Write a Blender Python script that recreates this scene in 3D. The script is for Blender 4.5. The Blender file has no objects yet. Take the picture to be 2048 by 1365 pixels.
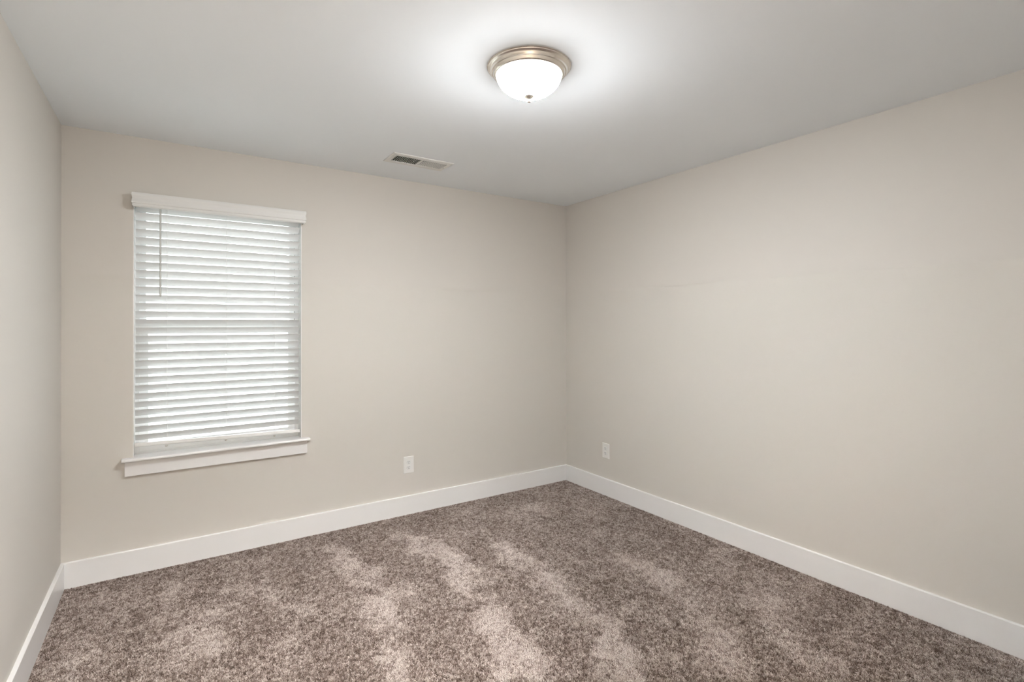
import bpy, bmesh, math
import numpy as np
from mathutils import Vector, Matrix

# ------------------------------------------------------------------ camera, world, exposure
scene = bpy.context.scene
COL = scene.collection

F_PX, CY, YAW, PITCH, ROLL = 1028.34, 644.93, 0.5866, 0.0036, -0.0016
CAM = Vector((-2.9455, -3.5612, 1.3871))
fw = Vector((math.sin(YAW) * math.cos(PITCH), math.cos(YAW) * math.cos(PITCH), math.sin(PITCH)))
rt = Vector((math.cos(YAW), -math.sin(YAW), 0.0))
up = rt.cross(fw)
rt2 = math.cos(ROLL) * rt + math.sin(ROLL) * up
up2 = -math.sin(ROLL) * rt + math.cos(ROLL) * up
cam_data = bpy.data.cameras.new('camera')
cam = bpy.data.objects.new('camera', cam_data)
COL.objects.link(cam)
cam_data.sensor_width = 36.0
cam_data.sensor_fit = 'HORIZONTAL'
cam_data.lens = F_PX / 2048.0 * 36.0
cam_data.shift_y = -(682.5 - CY) / 2048.0
cam_data.clip_start = 0.02
m3 = Matrix((rt2, up2, -fw)).transposed()
cam.matrix_world = Matrix.Translation(CAM) @ m3.to_4x4()
scene.camera = cam

vs = scene.view_settings
scene.display_settings.display_device = 'sRGB'
vs.view_transform = 'Standard'
vs.look = 'None'
vs.gamma = 1.0
vs.use_curve_mapping = False
vs.exposure = 2.12

SKY_STRENGTH = 1.2
world = bpy.data.worlds.new('sky')
scene.world = world
world.use_nodes = True
wn = world.node_tree
bg = wn.nodes['Background']
bg.inputs['Color'].default_value = (0.93, 0.97, 1.0, 1)      # bright overcast sky
bg.inputs['Strength'].default_value = SKY_STRENGTH

LAMP_EMISSION = 150.0
LAMP_COLOUR = (0.965, 1.0, 1.030, 1)
HALL_FILL_WATTS = 34.0
LANDING_LAMP_WATTS = 10.0

# unseen fill light added to brighten the room, then the ceiling lamp, in the hall behind the open doorway the photograph is taken from
for watts, col, loc in ((HALL_FILL_WATTS, (1.0, 0.97, 0.94), (-2.94, -4.40, 2.35)), (LANDING_LAMP_WATTS, (1.0, 0.78, 0.60), (-3.95, -4.24, 2.35))):
    hl = bpy.data.lights.new('hall_lamp_and_fill', 'AREA')
    hl.shape = 'DISK'
    hl.size = 0.30
    hl.energy = watts
    hl.color = col
    hlo = bpy.data.objects.new('hall_lamp_and_fill', hl)
    hlo.location = loc
    COL.objects.link(hlo)

# ------------------------------------------------------------------ room dimensions (metres)
H = 2.44                  # ceiling height
XL, XR = -3.4235, 0.0     # left and right walls
YB, YF = 0.0, -3.65       # window wall and the wall behind the camera
WX0, WX1 = -3.118, -2.231 # window opening
WZ0, WZ1 = 0.610, 2.108
WALL_T = 0.145
FLOOR_Z = -0.014          # carpet backing; pile tips reach about z = 0
BB_H, BB_T = 0.1344, 0.0165


# ------------------------------------------------------------------ materials
def new_mat(name):
    m = bpy.data.materials.new(name)
    m.use_nodes = True
    nt = m.node_tree
    return m, nt, nt.nodes['Principled BSDF']


def paint(name, colour, rough, spec=0.5, bump=0.0, scale=300.0, mottle=0.0):
    m, nt, b = new_mat(name)
    b.inputs['Base Color'].default_value = (*colour, 1)
    b.inputs['Roughness'].default_value = rough
    b.inputs['Specular IOR Level'].default_value = spec
    tc = nt.nodes.new('ShaderNodeTexCoord')
    if bump:
        n = nt.nodes.new('ShaderNodeTexNoise')
        n.inputs['Scale'].default_value = scale
        n.inputs['Detail'].default_value = 3
        bp = nt.nodes.new('ShaderNodeBump')
        bp.inputs['Strength'].default_value = bump
        bp.inputs['Distance'].default_value = 0.002
        nt.links.new(tc.outputs['Object'], n.inputs['Vector'])
        nt.links.new(n.outputs['Fac'], bp.inputs['Height'])
        nt.links.new(bp.outputs['Normal'], b.inputs['Normal'])
    if mottle:
        n2 = nt.nodes.new('ShaderNodeTexNoise')
        n2.inputs['Scale'].default_value = 1.7
        n2.inputs['Detail'].default_value = 2
        mx = nt.nodes.new('ShaderNodeMix')
        mx.data_type = 'RGBA'
        mx.inputs['A'].default_value = (*[c * (1 - mottle) for c in colour], 1)
        mx.inputs['B'].default_value = (*[min(1, c * (1 + mottle)) for c in colour], 1)
        nt.links.new(tc.outputs['Object'], n2.inputs['Vector'])
        nt.links.new(n2.outputs['Fac'], mx.inputs['Factor'])
        nt.links.new(mx.outputs['Result'], b.inputs['Base Color'])
    return m


M_WALL = paint('greige_wall_paint', (0.637, 0.601, 0.551), 0.62, 0.35, 0.05, 260, 0.012)
M_CEIL = paint('ceiling_paint', (0.895, 0.925, 0.950), 0.85, 0.2, 0.05, 220)
M_TRIM = paint('semi_gloss_trim_paint', (0.820, 0.805, 0.790), 0.22, 0.5, 0.015, 40)
M_VINYL = paint('white_vinyl', (0.90, 0.905, 0.90), 0.30, 0.5)
M_BLIND = paint('white_blind_pvc', (0.77, 0.775, 0.77), 0.38, 0.4)
M_VALANCE = paint('off_white_blind_valance', (0.745, 0.735, 0.710), 0.38, 0.4)
M_CORD = paint('white_cord', (0.82, 0.82, 0.81), 0.8, 0.2)
M_PLUG = paint('beige_plug', (0.66, 0.63, 0.59), 0.5, 0.3)
M_WAND = paint('translucent_grey_plastic', (0.62, 0.62, 0.60), 0.25, 0.5)
M_PLATE = paint('white_outlet_plastic', (0.80, 0.78, 0.75), 0.35, 0.5)
M_RECEPT = paint('white_receptacle_plastic', (0.76, 0.75, 0.73), 0.35, 0.5)
M_SLOT = paint('dark_slot', (0.11, 0.10, 0.09), 0.7, 0.1)
M_SCREW = paint('painted_screw', (0.82, 0.80, 0.77), 0.25, 0.6)
M_VENT = paint('white_enamel_vent', (0.80, 0.79, 0.76), 0.35, 0.5)
M_DUCT = paint('dark_duct', (0.035, 0.032, 0.028), 0.8, 0.1)
M_GROUND = paint('pale_ground', (0.60, 0.60, 0.58), 0.9, 0.1, 0.3, 6, 0.15)
M_HALL_FLOOR = paint('pale_hall_floor', (0.55, 0.51, 0.46), 0.7, 0.2, 0.1, 60, 0.1)
M_BACKING = paint('carpet_backing', (0.105, 0.080, 0.068), 1.0, 0.0)

# brushed nickel
M_NICKEL, nt, b = new_mat('brushed_nickel')
b.inputs['Base Color'].default_value = (0.80, 0.745, 0.67, 1)
b.inputs['Metallic'].default_value = 1.0
b.inputs['Roughness'].default_value = 0.27
b.inputs['Anisotropic'].default_value = 0.6

# lit frosted glass of the lamp
M_LAMPGLASS, nt, b = new_mat('lit_frosted_glass')
b.inputs['Base Color'].default_value = (0.9, 0.9, 0.88, 1)
b.inputs['Roughness'].default_value = 0.4
b.inputs['Emission Color'].default_value = LAMP_COLOUR
# the bulbs sit behind the middle of the bowl: it glows brightest low down and falls off towards its rim
# two bulbs side by side also leave the two flanks they are nearest to a little brighter
tc = nt.nodes.new('ShaderNodeTexCoord')
sx = nt.nodes.new('ShaderNodeSeparateXYZ')
nt.links.new(tc.outputs['Object'], sx.inputs['Vector'])


def math_node(op, a, b_):
    n_ = nt.nodes.new('ShaderNodeMath')
    n_.operation = op
    for i_, v_ in enumerate((a, b_)):
        if isinstance(v_, (int, float)):
            n_.inputs[i_].default_value = v_
        else:
            nt.links.new(v_, n_.inputs[i_])
    return n_.outputs[0]


mr = nt.nodes.new('ShaderNodeMapRange')
mr.inputs['From Min'].default_value = -0.036
mr.inputs['From Max'].default_value = -0.105
nt.links.new(sx.outputs['Z'], mr.inputs['Value'])
depth2 = math_node('POWER', mr.outputs['Result'], 4.5)
axis = math_node('ADD', math_node('MULTIPLY', sx.outputs['X'], 0.833), math_node('MULTIPLY', sx.outputs['Y'], -0.553))
flank = math_node('MULTIPLY', math_node('POWER', math_node('MULTIPLY', math_node('ABSOLUTE', axis, 0), 7.4), 2.0), 0.011)
glow = math_node('ADD', math_node('ADD', math_node('MULTIPLY', depth2, 0.95), flank), 0.003)
nt.links.new(math_node('MULTIPLY', glow, LAMP_EMISSION), b.inputs['Emission Strength'])

# thin window glass
M_GLASS = bpy.data.materials.new('window_glass')
M_GLASS.use_nodes = True
nt = M_GLASS.node_tree
nt.nodes.remove(nt.nodes['Principled BSDF'])
tr = nt.nodes.new('ShaderNodeBsdfTransparent')
tr.inputs['Color'].default_value = (0.93, 0.95, 0.94, 1)
gl = nt.nodes.new('ShaderNodeBsdfGlossy')
gl.inputs['Roughness'].default_value = 0.02
fr = nt.nodes.new('ShaderNodeFresnel')
fr.inputs['IOR'].default_value = 1.3
mx = nt.nodes.new('ShaderNodeMixShader')
nt.links.new(fr.outputs[0], mx.inputs[0])
nt.links.new(tr.outputs[0], mx.inputs[1])
nt.links.new(gl.outputs[0], mx.inputs[2])
nt.links.new(mx.outputs[0], nt.nodes['Material Output'].inputs['Surface'])

# carpet yarn: two-tone heathered, one tone per strand, plus painted sheen where brushed
M_YARN, nt, b = new_mat('heathered_carpet_yarn')
at = nt.nodes.new('ShaderNodeAttribute')
at.attribute_name = 'yarn_tone_sheen'
ramp = nt.nodes.new('ShaderNodeValToRGB')
YARN_DARK = (0.122, 0.085, 0.067, 1)
YARN_MID = (0.382, 0.306, 0.266, 1)
YARN_LIGHT = (0.680, 0.603, 0.556, 1)
ramp.color_ramp.elements[0].color = YARN_DARK
ramp.color_ramp.elements[1].color = YARN_LIGHT
e = ramp.color_ramp.elements.new(0.5)
e.color = YARN_MID
nt.links.new(at.outputs['Fac'], ramp.inputs['Fac'])
nt.links.new(ramp.outputs['Color'], b.inputs['Base Color'])
b.inputs['Roughness'].default_value = 0.75
b.inputs['Specular IOR Level'].default_value = 0.25


# ------------------------------------------------------------------ helpers
def link(name, me, mat=None, parent=None):
    o = bpy.data.objects.new(name, me)
    COL.objects.link(o)
    if mat is not None:
        o.data.materials.append(mat)
    if parent is not None:
        o.parent = parent
    return o


def obj(name, bm, mat, parent=None, smooth=False):
    me = bpy.data.meshes.new(name)
    bmesh.ops.recalc_face_normals(bm, faces=bm.faces)
    bm.to_mesh(me)
    bm.free()
    if smooth:
        me.shade_smooth()
        try:
            me.set_sharp_from_angle(angle=math.radians(40))
        except Exception:
            pass
    return link(name, me, mat, parent)


def empty(name, loc, parent=None):
    o = bpy.data.objects.new(name, None)
    o.location = loc
    o.empty_display_size = 0.05
    COL.objects.link(o)
    if parent is not None:
        o.parent = parent
    return o


def tag(o, label=None, cat=None, group=None, kind=None):
    for k, v in (('label', label), ('category', cat), ('group', group), ('kind', kind)):
        if v:
            o[k] = v
    return o


def add_box(bm, x0, x1, y0, y1, z0, z1, bevel=0.0, seg=2, rot=None):
    vs_ = [bm.verts.new((x, y, z)) for x in (x0, x1) for y in (y0, y1) for z in (z0, z1)]
    q = [(0, 1, 3, 2), (4, 6, 7, 5), (0, 4, 5, 1), (2, 3, 7, 6), (0, 2, 6, 4), (1, 5, 7, 3)]
    fs = [bm.faces.new([vs_[i] for i in f]) for f in q]
    geom = vs_
    if bevel:
        edges = list({e for f in fs for e in f.edges})
        r = bmesh.ops.bevel(bm, geom=edges, offset=bevel, segments=seg, affect='EDGES', profile=0.6)
        geom = list({v for f in r['faces'] for v in f.verts} | {v for v in vs_ if v.is_valid})
    if rot is not None:
        bmesh.ops.transform(bm, matrix=rot, verts=[v for v in geom if v.is_valid])
    return bm


def box_bm(*a, **k):
    return add_box(bmesh.new(), *a, **k)


def add_lathe(bm, prof, n=64, close_ends=True):
    """prof: list of (r, z) turned round the z axis."""
    rings = []
    for r, z in prof:
        if r < 1e-6:
            rings.append([bm.verts.new((0, 0, z))])
        else:
            rings.append([bm.verts.new((r * math.cos(2 * math.pi * i / n), r * math.sin(2 * math.pi * i / n), z)) for i in range(n)])
    for a, b_ in zip(rings, rings[1:]):
        for i in range(n):
            j = (i + 1) % n
            if len(a) == 1 and len(b_) == 1:
                continue
            if len(a) == 1:
                bm.faces.new((a[0], b_[i], b_[j]))
            elif len(b_) == 1:
                bm.faces.new((a[i], b_[0], a[j]))
            else:
                bm.faces.new((a[i], b_[i], b_[j], a[j]))
    return bm


def add_tube(bm, pts, r, n=8):
    pts = [Vector(p) for p in pts]
    rings = []
    for i, p in enumerate(pts):
        d = (pts[min(i + 1, len(pts) - 1)] - pts[max(i - 1, 0)]).normalized()
        a = d.orthogonal().normalized()
        if rings:
            a = (prev_a - d * prev_a.dot(d)).normalized()
        prev_a = a
        c = d.cross(a)
        rings.append([bm.verts.new(p + r * (math.cos(2 * math.pi * k / n) * a + math.sin(2 * math.pi * k / n) * c)) for k in range(n)])
    for a, b_ in zip(rings, rings[1:]):
        for k in range(n):
            bm.faces.new((a[k], a[(k + 1) % n], b_[(k + 1) % n], b_[k]))
    bm.faces.new(rings[0][::-1])
    bm.faces.new(rings[-1])
    return bm


def extrude_profile_x(bm, prof, x0, x1):
    """prof: closed loop of (y, z) extruded along x."""
    a = [bm.verts.new((x0, y, z)) for y, z in prof]
    b_ = [bm.verts.new((x1, y, z)) for y, z in prof]
    n = len(prof)
    for i in range(n):
        bm.faces.new((a[i], a[(i + 1) % n], b_[(i + 1) % n], b_[i]))
    bm.faces.new(a[::-1])
    bm.faces.new(b_)
    return bm


def structure(name, bm, mat, parent=None, smooth=False):
    o = obj(name, bm, mat, parent, smooth)
    if parent is None:
        o['kind'] = 'structure'
    return o


# ------------------------------------------------------------------ room shell
# window wall with its opening, one mesh
bm = bmesh.new()
xs = [XL - 0.1, WX0, WX1, XR + 0.1]
zs = [FLOOR_Z - 0.05, WZ0, WZ1, H + 0.1]
grid = {}
for yi, y in enumerate((YB, YB + WALL_T)):
    for i, x in enumerate(xs):
        for k, z in enumerate(zs):
            grid[yi, i, k] = bm.verts.new((x, y, z))
for yi in (0, 1):
    for i in range(3):
        for k in range(3):
            if (i, k) != (1, 1):
                bm.faces.new([grid[yi, i, k], grid[yi, i + 1, k], grid[yi, i + 1, k + 1], grid[yi, i, k + 1]])
ring = [(1, 1), (2, 1), (2, 2), (1, 2)]
for a, b_ in zip(ring, ring[1:] + ring[:1]):
    bm.faces.new([grid[0, a[0], a[1]], grid[0, b_[0], b_[1]], grid[1, b_[0], b_[1]], grid[1, a[0], a[1]]])
outer = [(0, 0), (1, 0), (2, 0), (3, 0), (3, 1), (3, 2), (3, 3), (2, 3), (1, 3), (0, 3), (0, 2), (0, 1)]
for a, b_ in zip(outer, outer[1:] + outer[:1]):
    bm.faces.new([grid[0, a[0], a[1]], grid[1, a[0], a[1]], grid[1, b_[0], b_[1]], grid[0, b_[0], b_[1]]])
structure('wall_back', bm, M_WALL)
structure('wall_left', box_bm(XL - 0.1, XL, YF, YB, FLOOR_Z - 0.05, H + 0.1), M_WALL)
structure('wall_right', box_bm(XR, XR + 0.1, YF, YB, FLOOR_Z - 0.05, H + 0.1), M_WALL)
# wall behind the camera with the open doorway, and the hall beyond it
DX0, DX1, DZ = -3.340, -2.540, 2.035
bm = bmesh.new()
add_box(bm, XL - 0.1, DX0, YF - 0.115, YF, FLOOR_Z - 0.05, H + 0.1)
add_box(bm, DX1, XR + 0.1, YF - 0.115, YF, FLOOR_Z - 0.05, H + 0.1)
add_box(bm, DX0, DX1, YF - 0.115, YF, DZ, H + 0.1)
structure('wall_front', bm, M_WALL)
HX0, HX1, HY0, HY1 = -5.2, -1.2, -4.85, YF - 0.115
bm = bmesh.new()
add_box(bm, HX0 - 0.1, HX1 + 0.1, HY0 - 0.1, HY0, FLOOR_Z - 0.05, H + 0.1)
add_box(bm, HX0 - 0.1, HX0, HY0, HY1 + 0.1, FLOOR_Z - 0.05, H + 0.1)
add_box(bm, HX1, HX1 + 0.1, HY0, HY1, FLOOR_Z - 0.05, H + 0.1)
add_box(bm, HX0, XL - 0.1, HY1, HY1 + 0.1, FLOOR_Z - 0.05, H + 0.1)
structure('wall_hall', bm, M_WALL)
structure('ceiling_hall', box_bm(HX0, HX1, HY0, HY1, H, H + 0.1), M_CEIL)
structure('floor_hall', box_bm(HX0, HX1, HY0, YF, FLOOR_Z - 0.05, FLOOR_Z + 0.006), M_HALL_FLOOR)
structure('ceiling', box_bm(XL, XR, YF, YB, H, H + 0.1), M_CEIL)
floor = structure('floor', box_bm(XL, XR, YF, YB, FLOOR_Z - 0.05, FLOOR_Z), M_BACKING)


# baseboards: square boards with an eased top edge, mitred at the corners
def baseboard(name, a, b_, inward):
    """a, b_: wall-line ends (x, y); inward: unit normal into the room."""
    a, b_, n = Vector(a), Vector(b_), Vector(inward)
    d = (b_ - a).normalized()
    r = 0.0022
    prof = [(0.0, FLOOR_Z), (BB_T, FLOOR_Z), (BB_T, BB_H - r), (BB_T - 0.3 * r, BB_H - 0.3 * r), (BB_T - r, BB_H), (0.0, BB_H)]
    bm_ = bmesh.new()
    A = [bm_.verts.new((*(a + n * t + d * t), z)) for t, z in prof]
    B = [bm_.verts.new((*(b_ + n * t - d * t), z)) for t, z in prof]
    for i in range(len(prof)):
        j = (i + 1) % len(prof)
        bm_.faces.new((A[i], A[j], B[j], B[i]))
    bm_.faces.new(A[::-1])
    bm_.faces.new(B)
    structure(name, bm_, M_TRIM)


baseboard('baseboard_back', (XL, YB), (XR, YB), (0, -1))
baseboard('baseboard_right', (XR, YB), (XR, YF), (-1, 0))
baseboard('baseboard_left', (XL, YF), (XL, YB), (1, 0))
baseboard('baseboard_front', (XR, YF), (DX1 + 0.002, YF), (0, 1))

# ------------------------------------------------------------------ carpet pile (part of the floor)
rng = np.random.default_rng(11)


def value_noise(x, y, cell, seed):
    r = np.random.default_rng(seed)
    nx, ny = int(4.2 / cell) + 4, int(4.4 / cell) + 4
    g = r.random((nx, ny))
    u, v = (x + 3.6) / cell, (y + 3.9) / cell
    i, j = np.floor(u).astype(int), np.floor(v).astype(int)
    fu, fv = u - i, v - j
    fu, fv = fu * fu * (3 - 2 * fu), fv * fv * (3 - 2 * fv)
    i, j = np.clip(i, 0, nx - 2), np.clip(j, 0, ny - 2)
    return (g[i, j] * (1 - fu) + g[i + 1, j] * fu) * (1 - fv) + (g[i, j + 1] * (1 - fu) + g[i + 1, j + 1] * fu) * fv


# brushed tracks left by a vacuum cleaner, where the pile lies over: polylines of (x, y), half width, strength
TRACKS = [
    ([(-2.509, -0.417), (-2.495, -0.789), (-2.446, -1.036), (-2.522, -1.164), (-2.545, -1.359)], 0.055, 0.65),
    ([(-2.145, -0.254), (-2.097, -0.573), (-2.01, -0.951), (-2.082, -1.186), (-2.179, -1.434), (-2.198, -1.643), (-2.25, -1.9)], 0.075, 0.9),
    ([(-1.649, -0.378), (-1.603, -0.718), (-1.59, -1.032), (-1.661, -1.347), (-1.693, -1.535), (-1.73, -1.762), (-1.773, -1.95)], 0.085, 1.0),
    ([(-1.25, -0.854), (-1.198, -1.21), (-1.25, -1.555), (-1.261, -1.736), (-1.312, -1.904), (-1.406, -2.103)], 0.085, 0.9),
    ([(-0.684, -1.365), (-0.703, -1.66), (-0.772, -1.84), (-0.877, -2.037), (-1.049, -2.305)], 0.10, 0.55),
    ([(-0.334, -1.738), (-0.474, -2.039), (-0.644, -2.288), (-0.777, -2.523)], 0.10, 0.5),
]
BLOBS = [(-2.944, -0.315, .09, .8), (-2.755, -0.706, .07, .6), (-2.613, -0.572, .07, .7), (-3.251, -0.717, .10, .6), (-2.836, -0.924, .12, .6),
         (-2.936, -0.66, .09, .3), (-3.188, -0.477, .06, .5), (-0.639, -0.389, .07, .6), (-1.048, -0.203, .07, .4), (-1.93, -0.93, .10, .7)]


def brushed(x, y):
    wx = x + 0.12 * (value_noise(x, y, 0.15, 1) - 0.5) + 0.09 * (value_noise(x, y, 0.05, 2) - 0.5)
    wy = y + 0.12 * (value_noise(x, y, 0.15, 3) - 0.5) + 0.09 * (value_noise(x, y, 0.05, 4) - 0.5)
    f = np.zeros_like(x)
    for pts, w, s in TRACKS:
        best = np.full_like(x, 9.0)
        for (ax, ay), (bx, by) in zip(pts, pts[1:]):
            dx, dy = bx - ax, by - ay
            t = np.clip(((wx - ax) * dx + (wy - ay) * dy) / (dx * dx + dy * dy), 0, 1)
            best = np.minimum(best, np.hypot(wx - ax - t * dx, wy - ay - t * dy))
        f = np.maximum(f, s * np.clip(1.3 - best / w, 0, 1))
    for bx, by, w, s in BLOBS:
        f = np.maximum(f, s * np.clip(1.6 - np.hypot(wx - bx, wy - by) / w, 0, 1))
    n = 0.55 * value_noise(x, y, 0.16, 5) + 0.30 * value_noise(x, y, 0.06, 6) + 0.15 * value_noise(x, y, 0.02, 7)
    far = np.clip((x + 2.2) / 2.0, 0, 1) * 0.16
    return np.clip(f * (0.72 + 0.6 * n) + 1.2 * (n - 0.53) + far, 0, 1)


pts = []
for sp, y0, y1 in ((0.0033, -3.02, YB - 0.002), (0.0050, YF + 0.004, -3.02)):
    gx_, gy_ = np.meshgrid(np.arange(XL + 0.004, XR - 0.002, sp), np.arange(y0, y1, sp), indexing='ij')
    gx_, gy_ = gx_.ravel(), gy_.ravel()
    pts.append(np.stack([gx_ + rng.uniform(-.5, .5, gx_.size) * sp, gy_ + rng.uniform(-.5, .5, gx_.size) * sp], 1))
pts = np.concatenate(pts)
X = np.clip(pts[:, 0], XL + BB_T + .001, XR - BB_T - .001)
Y = np.clip(pts[:, 1], YF + BB_T + .001, YB - BB_T - .001)
N = X.size
L = brushed(X, Y)
ang = rng.uniform(0, 2 * math.pi, N)
lean = np.abs(rng.normal(0.0055, 0.0028, N)) * (0.75 + 0.5 * L)
length = 0.0138 + rng.normal(0, 0.0013, N)
# brushed pile lies towards the window wall (away from the lens), the rest stands up in every direction
hx = np.cos(ang) * lean + L * 0.0020
hy = np.sin(ang) * lean + L * 0.0050
top = np.sqrt(np.maximum(length ** 2 - hx ** 2 - hy ** 2, 0.00003))
K = 4
P = np.zeros((N, K, 3), np.float32)
curl = rng.normal(0, 0.0011, (N, K, 2))
for k in range(K):
    t = k / (K - 1)
    P[:, k, 0] = X + hx * t ** 1.7 + curl[:, k, 0] * (t > 0)
    P[:, k, 1] = Y + hy * t ** 1.7 + curl[:, k, 1] * (t > 0)
    P[:, k, 2] = FLOOR_Z + top * (1 - (1 - t) ** 1.5) if k else FLOOR_Z - 0.001
np.clip(P[:, :, 0], XL + BB_T + .0012, XR - BB_T - .0012, out=P[:, :, 0])
np.clip(P[:, :, 1], YF + BB_T + .0012, YB - BB_T - .0012, out=P[:, :, 1])
hc = bpy.data.hair_curves.new('carpet_pile')
hc.add_curves([K] * N)
hc.attributes['position'].data.foreach_set('vector', P.ravel())
ra = hc.attributes.get('radius') or hc.attributes.new('radius', 'FLOAT', 'POINT')
rad = np.tile(np.array([0.00125, 0.00125, 0.00115, 0.0006], np.float32), N) * np.repeat(rng.uniform(.75, 1.15, N), K).astype(np.float32)
ra.data.foreach_set('value', rad)
ta = hc.attributes.new('yarn_tone_sheen', 'FLOAT', 'CURVE')
tone = np.clip(0.60 * rng.random(N) + 1.0 * (value_noise(X, Y, 0.0052, 21) - 0.5) + 0.50 * (value_noise(X, Y, 0.011, 22) - 0.5) + 0.25 * (value_noise(X, Y, 0.03, 23) - 0.5) + 0.10 + 0.40 * L, 0, 1).astype(np.float32)  # brushed strands tinted lighter, painting in the sheen of lying pile
ta.data.foreach_set('value', tone)
pile = link('carpet_pile', hc, M_YARN, floor)
pile['kind'] = 'stuff'

# ------------------------------------------------------------------ window 1: jambs, sill board, apron, vinyl single-hung sashes
win = empty('window_1', (0.5 * (WX0 + WX1), 0.0, 0.62))
win['kind'] = 'structure'
OFF = win.location.copy()


def wpart(name, bm_, mat, parent=None, smooth=False):
    bmesh.ops.translate(bm_, verts=bm_.verts, vec=-OFF)
    return obj(name, bm_, mat, parent or win, smooth)


JT = 0.0030
SILL_TOP = 0.6465
for x0, x1 in ((WX0, WX0 + JT), (WX1 - JT, WX1)):
    wpart('jamb', box_bm(x0, x1, 0.0006, 0.079, SILL_TOP, WZ1), M_TRIM)
wpart('head_jamb', box_bm(WX0 + JT, WX1 - JT, 0.0, 0.079, WZ1 - JT, WZ1), M_TRIM)
# sill board (stool) with bullnose and horns that run past the opening
bm = bmesh.new()
ST = 0.0175
zt, zb = SILL_TOP, SILL_TOP - ST
nose = [(-0.050 + 0.0085 * (1 - math.sin(a)), zb + ST / 2 - ST / 2 * math.cos(a)) for a in np.linspace(0, math.pi, 9)]
extrude_profile_x(bm, [(0.0, zb)] + nose + [(0.0, zt)], -3.167, -2.186)
wpart('window_sill', bm, M_TRIM, smooth=True)
wpart('sill_return', box_bm(WX0, WX1, 0.0, 0.080, zb, zt), M_TRIM)
wpart('apron', box_bm(-3.155, -2.199, -0.018, -0.0002, 0.547, zb, bevel=0.0015), M_TRIM)

# vinyl frame
FY0, FY1 = 0.080, 0.140
FI = 0.024
bm = bmesh.new()
add_box(bm, WX0, WX0 + FI, FY0, FY1, SILL_TOP - 0.03, WZ1)
add_box(bm, WX1 - FI, WX1, FY0, FY1, SILL_TOP - 0.03, WZ1)
add_box(bm, WX0 + FI, WX1 - FI, FY0, FY1, WZ1 - 0.03, WZ1)
add_box(bm, WX0 + FI, WX1 - FI, FY0, FY1, SILL_TOP - 0.03, SILL_TOP + 0.012)
# outer blind stop lapping behind the sashes
add_box(bm, WX0 + FI, WX0 + FI + 0.010, FY1 - 0.005, FY1, SILL_TOP, WZ1 - 0.03)
add_box(bm, WX1 - FI - 0.010, WX1 - FI, FY1 - 0.005, FY1, SILL_TOP, WZ1 - 0.03)
add_box(bm, WX0 + FI, WX1 - FI, FY1 - 0.030, FY1, SILL_TOP + 0.012, SILL_TOP + 0.020)
wpart('window_frame', bm, M_VINYL)


def sash(x0, x1, z0, z1, y0, y1, stile, rail_b, rail_t):
    bm_ = bmesh.new()
    add_box(bm_, x0, x0 + stile, y0, y1, z0, z1, bevel=0.001)
    add_box(bm_, x1 - stile, x1, y0, y1, z0, z1, bevel=0.001)
    add_box(bm_, x0 + stile, x1 - stile, y0, y1, z0, z0 + rail_b, bevel=0.001)
    add_box(bm_, x0 + stile, x1 - stile, y0, y1, z1 - rail_t, z1, bevel=0.001)
    s = wpart('sash', bm_, M_VINYL)
    ym = 0.5 * (y0 + y1)
    g = box_bm(x0 + stile - .004, x1 - stile + .004, ym - 0.002, ym + 0.002, z0 + rail_b - .004, z1 - rail_t + .004)
    wpart('glass_pane', g, M_GLASS, s)
    return s


lower = sash(WX0 + FI + .001, WX1 - FI - .001, SILL_TOP + 0.0122, 1.386, 0.083, 0.107, 0.042, 0.050, 0.038)
upper = sash(WX0 + FI + .001, WX1 - FI - .001, 1.352, WZ1 - 0.031, 0.110, 0.134, 0.030, 0.034, 0.034)

# ------------------------------------------------------------------ window blind
blind = empty('window_blind', (0.5 * (WX0 + WX1), 0.028, 2.075))
tag(blind, 'white horizontal slat blind with moulded valance, lowered and tilted over the window', 'blind')
BO = blind.location.copy()


def bpart(name, bm_, mat, parent=None, smooth=False):
    bmesh.ops.translate(bm_, verts=bm_.verts, vec=-BO)
    return obj(name, bm_, mat, parent or blind, smooth)


# valance: crown profile swept round the front and its two mitred returns
prof = [(-0.0035, 2.1185), (-0.0008, 2.1140), (0.0, 2.1060), (-0.0006, 2.1000), (-0.0028, 2.0955), (-0.0036, 2.0895), (-0.0030, 2.0820),
        (-0.0014, 2.0745), (-0.0002, 2.0680), (0.0, 2.0625), (-0.0010, 2.0600), (-0.0040, 2.0588), (-0.0046, 2.0562), (-0.0034, 2.0530), (-0.0028, 2.0490),
        (-0.0036, 2.0450), (-0.0064, 2.0430), (-0.0072, 2.0400), (-0.0140, 2.0395), (-0.0150, 2.0500), (-0.0150, 2.1100), (-0.0120, 2.1185)]
VX0, VX1, VY = -3.1238, -2.2125, -0.0610
path = [((VX0, -0.0006), (-1, 0)), ((VX0, VY), (-1, -1)), ((VX1, VY), (1, -1)), ((VX1, -0.0006), (1, 0))]
bm = bmesh.new()
rings = [[bm.verts.new((px + nx * o, py + ny * o, z)) for o, z in prof] for (px, py), (nx, ny) in path]
for a, b_ in zip(rings, rings[1:]):
    for i in range(len(prof)):
        j = (i + 1) % len(prof)
        bm.faces.new((a[i], a[j], b_[j], b_[i]))
bm.faces.new(rings[0][::-1])
bm.faces.new(rings[-1])
bpart('valance', bm, M_VALANCE, smooth=True)
bpart('headrail', box_bm(WX0 + .006, WX1 - .006, 0.003, 0.054, 2.070, 2.101, bevel=0.002), M_BLIND)

# slats
PITCH_S = 0.04637
Z_TOP_EDGE = 2.0200
SLAT_W, SLAT_T, TILT = 0.0508, 0.0030, math.radians(46)
SLAT_L = 0.868
YC = 0.030


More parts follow.
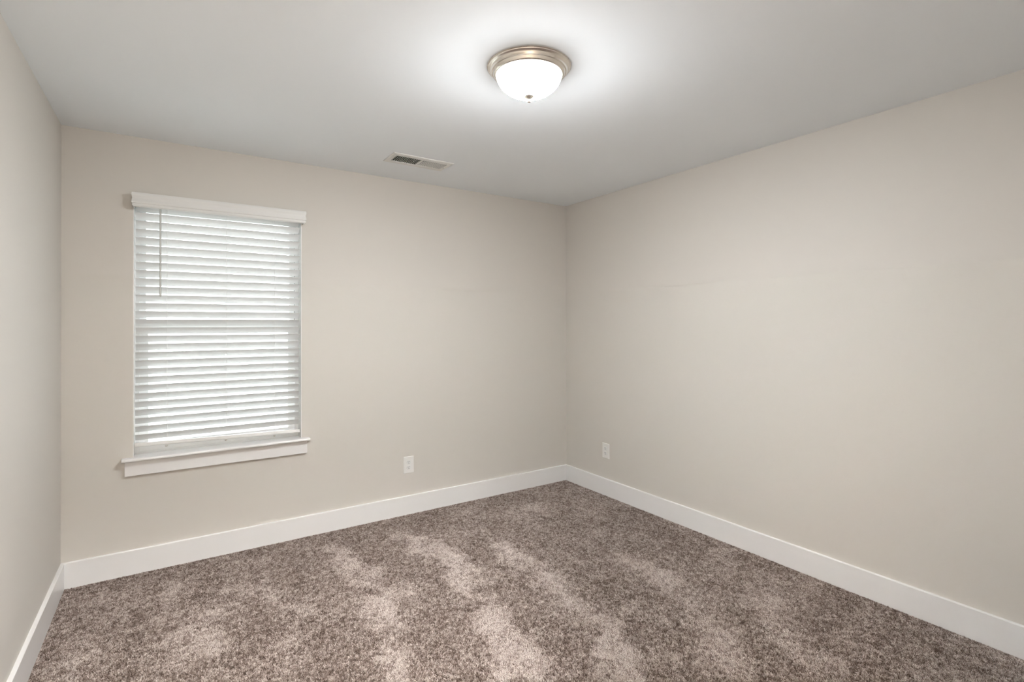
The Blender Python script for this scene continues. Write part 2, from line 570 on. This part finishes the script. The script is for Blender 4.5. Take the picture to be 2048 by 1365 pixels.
def slat_mesh():
    bm_ = bmesh.new()
    n = 8
    upper_, lower_ = [], []
    for i in range(n + 1):
        s = (i / n - 0.5) * SLAT_W
        crown = 0.0016 * (1 - (2 * s / SLAT_W) ** 2)
        th = SLAT_T / 2 * (1.0 if 0 < i < n else 0.55)
        upper_.append((s, crown + th))
        lower_.append((s, crown - th))
    loop = upper_ + lower_[::-1]
    c, s_ = math.cos(TILT), math.sin(TILT)
    # inner (room) edge up, outer edge down; the crown faces up and out
    pr = [(u * c + w * s_, -u * s_ + w * c) for u, w in loop]
    extrude_profile_x(bm_, pr, -SLAT_L / 2, SLAT_L / 2)
    bmesh.ops.recalc_face_normals(bm_, faces=bm_.faces)
    me_ = bpy.data.meshes.new('slat')
    bm_.to_mesh(me_)
    bm_.free()
    me_.materials.append(M_BLIND)
    me_.shade_smooth()
    me_.set_sharp_from_angle(angle=math.radians(40))
    return me_


slat0 = link('slat', slat_mesh(), None, blind)
zc0 = Z_TOP_EDGE - SLAT_W / 2 * math.sin(TILT)
NS = 28
for k in range(-1, NS):
    o = slat0 if k == -1 else slat0.copy()
    if k != -1:
        COL.objects.link(o)
        o.parent = blind
    f = (k + 1) / NS
    xc = -2.6730 - 0.0035 * f
    o.location = Vector((xc, YC, zc0 - PITCH_S * k)) - BO

# bottom rail, hanging a little low on its right-hand end
bm = box_bm(-SLAT_L / 2 - .002, SLAT_L / 2 + .002, -0.025, 0.025, -0.0105, 0.0105, bevel=0.004, seg=3)
bmesh.ops.rotate(bm, verts=bm.verts, cent=(0, 0, 0), matrix=Matrix.Rotation(math.radians(-8), 3, 'X'))
bmesh.ops.rotate(bm, verts=bm.verts, cent=(0, 0, 0), matrix=Matrix.Rotation(math.radians(1.25), 3, 'Y'))
bmesh.ops.translate(bm, verts=bm.verts, vec=(-2.6755, YC, 0.6985))
bpart('bottom_rail', bm, M_VALANCE, smooth=True)


def rail_z(x):
    return 0.6985 - math.tan(math.radians(1.25)) * (x + 2.6755)


# ladder cords: one string up the room side and one up the window side, at three stations
hw = SLAT_W / 2 * math.cos(TILT)
for x in (-2.9610, -2.6600, -2.3890):
    for y in (YC - hw - 0.0022, YC + hw + 0.0022):
        pts = []
        zt_, zb_ = 2.072, rail_z(x) + 0.006
        for i in range(60):
            t = i / 59
            z = zt_ + (zb_ - zt_) * t
            pts.append((x + 0.0003 * math.sin(z / PITCH_S * 2 * math.pi), y, z))
        bpart('ladder_cord', add_tube(bmesh.new(), pts, 0.0008, 6), M_CORD)
    bm = bmesh.new()
    add_lathe(bm, [(0, 0.004), (0.007, 0.003), (0.0075, 0.0), (0.005, -0.005), (0.0, -0.006)], 16)
    bmesh.ops.translate(bm, verts=bm.verts, vec=(x - 0.002, YC - 0.017, rail_z(x) - 0.0155))
    bpart('cord_plug', bm, M_PLUG, smooth=True)

# tilt wand on the left
wand = empty('tilt_wand', Vector((-2.9925, -0.0100, 2.066)) - BO, blind)
bm = add_tube(bmesh.new(), [(0, 0, 0.012), (0, 0, -0.470)], 0.0052, 6)
r_ = obj('rod', bm, M_WAND, wand)
bm = bmesh.new()
add_lathe(bm, [(0, -0.468), (0.0055, -0.470), (0.0058, -0.490), (0.0056, -0.514), (0.0035, -0.520), (0, -0.521)], 12)
obj('grip', bm, M_WAND, wand, smooth=True)
bm = add_tube(bmesh.new(), [(0, 0.0, 0.012), (0, 0.004, 0.018), (0, 0.015, 0.020)], 0.0018, 8)
obj('hook', bm, M_CORD, wand)

# ------------------------------------------------------------------ flush ceiling lamp
LX, LY = -1.7220, -1.8490
lamp = empty('ceiling_lamp', (LX, LY, H))
tag(lamp, 'round brushed nickel flush-mount lamp with lit frosted glass bowl on the ceiling', 'lamp')
bm = bmesh.new()
add_lathe(bm, [(0.050, -0.001), (0.1690, -0.001), (0.1710, -0.0020), (0.1710, -0.0040), (0.1690, -0.0052), (0.1668, -0.0056), (0.1664, -0.0072), (0.1655, -0.0085), (0.1625, -0.0098),
               (0.1590, -0.0122), (0.1562, -0.0155), (0.1545, -0.0195), (0.1537, -0.0225), (0.1530, -0.0240), (0.1512, -0.0248), (0.1490, -0.0250), (0.1480, -0.0262), (0.1465, -0.0300),
               (0.1435, -0.0345), (0.1405, -0.0375), (0.1380, -0.0385), (0.1362, -0.0380), (0.1355, -0.0360), (0.1355, -0.0200), (0.050, -0.0150)], 128)
obj('canopy_ring', bm, M_NICKEL, lamp, smooth=True)
bm = bmesh.new()
R0, D0 = 0.1335, 0.083
gp = [(R0 * math.sin(a), -0.0380 - D0 * math.cos(a) ** 1.12) for a in np.linspace(0.0, math.pi / 2, 22)]
gp[0] = (0.0, gp[0][1])
gp += [(R0 - 0.001, -0.0300), (R0 - 0.006, -0.0300)]
add_lathe(bm, gp[::-1], 96)
obj('glass_bowl', bm, M_LAMPGLASS, lamp, smooth=True)
bm = bmesh.new()
zf = -0.0380 - D0
add_lathe(bm, [(0, zf + .003), (0.0190, zf + 0.0025), (0.0200, zf + 0.0010), (0.0192, zf - 0.0010), (0.0150, zf - 0.0040), (0.0095, zf - 0.0075), (0.0062, zf - 0.0105),
               (0.0050, zf - 0.0135), (0.0052, zf - 0.0155), (0.0068, zf - 0.0175), (0.0072, zf - 0.0200), (0.0060, zf - 0.0228), (0.0030, zf - 0.0243), (0, zf - 0.0246)], 32)
obj('finial', bm, M_NICKEL, lamp, smooth=True)

# ------------------------------------------------------------------ ceiling vent (two-way register)
VCX, VCY = -1.6050, -0.4590
vent = empty('ceiling_vent', (VCX, VCY, H))
tag(vent, 'white rectangular metal air vent on the ceiling near the window wall', 'vent')
HX, HY = 0.2030, 0.1000
IX0, IX1, IY0, IY1 = -0.1720, 0.1720, -0.0580, 0.0580
# face plate with a turned-up rim and one opening, split by a centre bar
bm = bmesh.new()
zf, ze = -0.0070, -0.0015


def rect(x0, x1, y0, y1, z):
    return [bm.verts.new(p) for p in ((x0, y0, z), (x1, y0, z), (x1, y1, z), (x0, y1, z))]


loops = [rect(-HX, HX, -HY, HY, ze), rect(-HX + .001, HX - .001, -HY + .001, HY - .001, ze - .003), rect(-HX + .008, HX - .008, -HY + .008, HY - .008, zf),
         rect(IX0, IX1, IY0, IY1, zf), rect(IX0, IX1, IY0, IY1, -0.0012)]
for a, b_ in zip(loops, loops[1:]):
    for i in range(4):
        bm.faces.new((a[i], a[(i + 1) % 4], b_[(i + 1) % 4], b_[i]))
add_box(bm, -0.0045, 0.0045, IY0, IY1, zf, -0.0012)
obj('face_plate', bm, M_VENT, vent)
obj('duct_opening', box_bm(IX0 - .004, IX1 + .004, IY0 - .004, IY1 + .004, -0.0011, -0.0002), M_DUCT, vent)
for side in (-1, 1):
    me_l = None
    for i in range(13):
        x = side * (0.0105 + 0.0128 * i) if side > 0 else -(0.0105 + 0.0128 * i)
        if me_l is None:
            bm = box_bm(-0.0033, 0.0033, IY0, IY1, -0.0004, 0.0004)
            bmesh.ops.rotate(bm, verts=bm.verts, cent=(0, 0, 0), matrix=Matrix.Rotation(math.radians(-74 if side < 0 else 56), 3, 'Y'))
            lo = obj('louver', bm, M_VENT, vent)
            me_l = lo.data
        else:
            lo = bpy.data.objects.new('louver', me_l)
            COL.objects.link(lo)
            lo.parent = vent
        lo.location = (x, 0, -0.0044)
for x in (-0.188, 0.188):
    bm = bmesh.new()
    add_lathe(bm, [(0, zf - 0.0016), (0.0025, zf - 0.0013), (0.0036, zf), (0.0036, zf + .001), (0, zf + .001)], 16)
    bmesh.ops.translate(bm, verts=bm.verts, vec=(x, 0, 0))
    obj('screw', bm, M_SCREW, vent, smooth=True)
bm = box_bm(0.176, 0.181, -0.004, 0.014, zf - 0.005, zf + .001, bevel=0.001)
obj('damper_lever', bm, M_SCREW, vent)


# ------------------------------------------------------------------ wall outlets
def outlet(loc, rotz, label):
    o = empty('wall_outlet', loc)
    o.rotation_euler = (0, 0, rotz)
    tag(o, label, 'outlet', 'wall outlets')
    # local: x across, z up, -y into the room
    bm_ = bmesh.new()
    w, h, d = 0.0395, 0.0610, 0.0055
    ed = 0.0035
    a = [(-w, -h), (w, -h), (w, h), (-w, h)]
    l0 = [bm_.verts.new((x, -0.0003, z)) for x, z in a]
    l1 = [bm_.verts.new((x * (w - .0006) / w, -0.0026, z * (h - .0006) / h)) for x, z in a]
    l2 = [bm_.verts.new((x * (w - ed) / w, -d, z * (h - ed) / h)) for x, z in a]
    for p, q in ((l0, l1), (l1, l2)):
        for i in range(4):
            bm_.faces.new((p[i], p[(i + 1) % 4], q[(i + 1) % 4], q[i]))
    bm_.faces.new(l2)
    bm_.faces.new(l0[::-1])
    obj('cover_plate', bm_, M_PLATE, o)
    for zc in (0.0193, -0.0193):
        bm_ = bmesh.new()
        ring = []
        for i in range(40):
            t = 2 * math.pi * i / 40
            ring.append((0.0172 * math.cos(t), max(-0.0142, min(0.0142, 0.0172 * math.sin(t)))))
        f0 = [bm_.verts.new((x, -d + .0005, z + zc)) for x, z in ring]
        f1 = [bm_.verts.new((x, -d - .0012, z + zc)) for x, z in ring]
        f2 = [bm_.verts.new((x * .93, -d - .0018, z * .93 + zc)) for x, z in ring]
        for p, q in ((f0, f1), (f1, f2)):
            for i in range(40):
                bm_.faces.new((p[i], p[(i + 1) % 40], q[(i + 1) % 40], q[i]))
        bm_.faces.new(f2)
        r = obj('receptacle', bm_, M_RECEPT, o)
        yq = -d - .0018
        obj('slot', box_bm(-0.0075, -0.0053, yq - .0003, yq + .0006, zc - .0005, zc + .0085), M_SLOT, r)
        obj('slot', box_bm(0.0053, 0.0075, yq - .0003, yq + .0006, zc + .0005, zc + .0080), M_SLOT, r)
        bm_ = bmesh.new()
        add_lathe(bm_, [(0, -.0006), (0.0027, -.0006), (0.0027, .0003), (0, .0003)], 16)
        bmesh.ops.rotate(bm_, verts=bm_.verts, cent=(0, 0, 0), matrix=Matrix.Rotation(math.radians(90), 3, 'X'))
        bmesh.ops.translate(bm_, verts=bm_.verts, vec=(0, yq, zc - .0070))
        obj('ground_hole', bm_, M_SLOT, r)
    bm_ = bmesh.new()
    add_lathe(bm_, [(0, -.0004), (0.0032, -.0002), (0.0036, .0012), (0, .0016)], 20)
    bmesh.ops.rotate(bm_, verts=bm_.verts, cent=(0, 0, 0), matrix=Matrix.Rotation(math.radians(90), 3, 'X'))
    bmesh.ops.translate(bm_, verts=bm_.verts, vec=(0, -d, 0))
    obj('screw', bm_, M_SCREW, o, smooth=True)
    return o


outlet((-1.4910, 0.0, 0.3580), 0.0, 'white duplex outlet low on the window wall, right of the window')
outlet((0.0, -0.5045, 0.3575), math.radians(-90), 'white duplex outlet low on the right-hand wall, near the room corner')

# ------------------------------------------------------------------ ground outside the window
g = obj('ground', box_bm(-30, 30, YB + 0.5, 60, -0.8, -0.6), M_GROUND)
g['kind'] = 'structure'
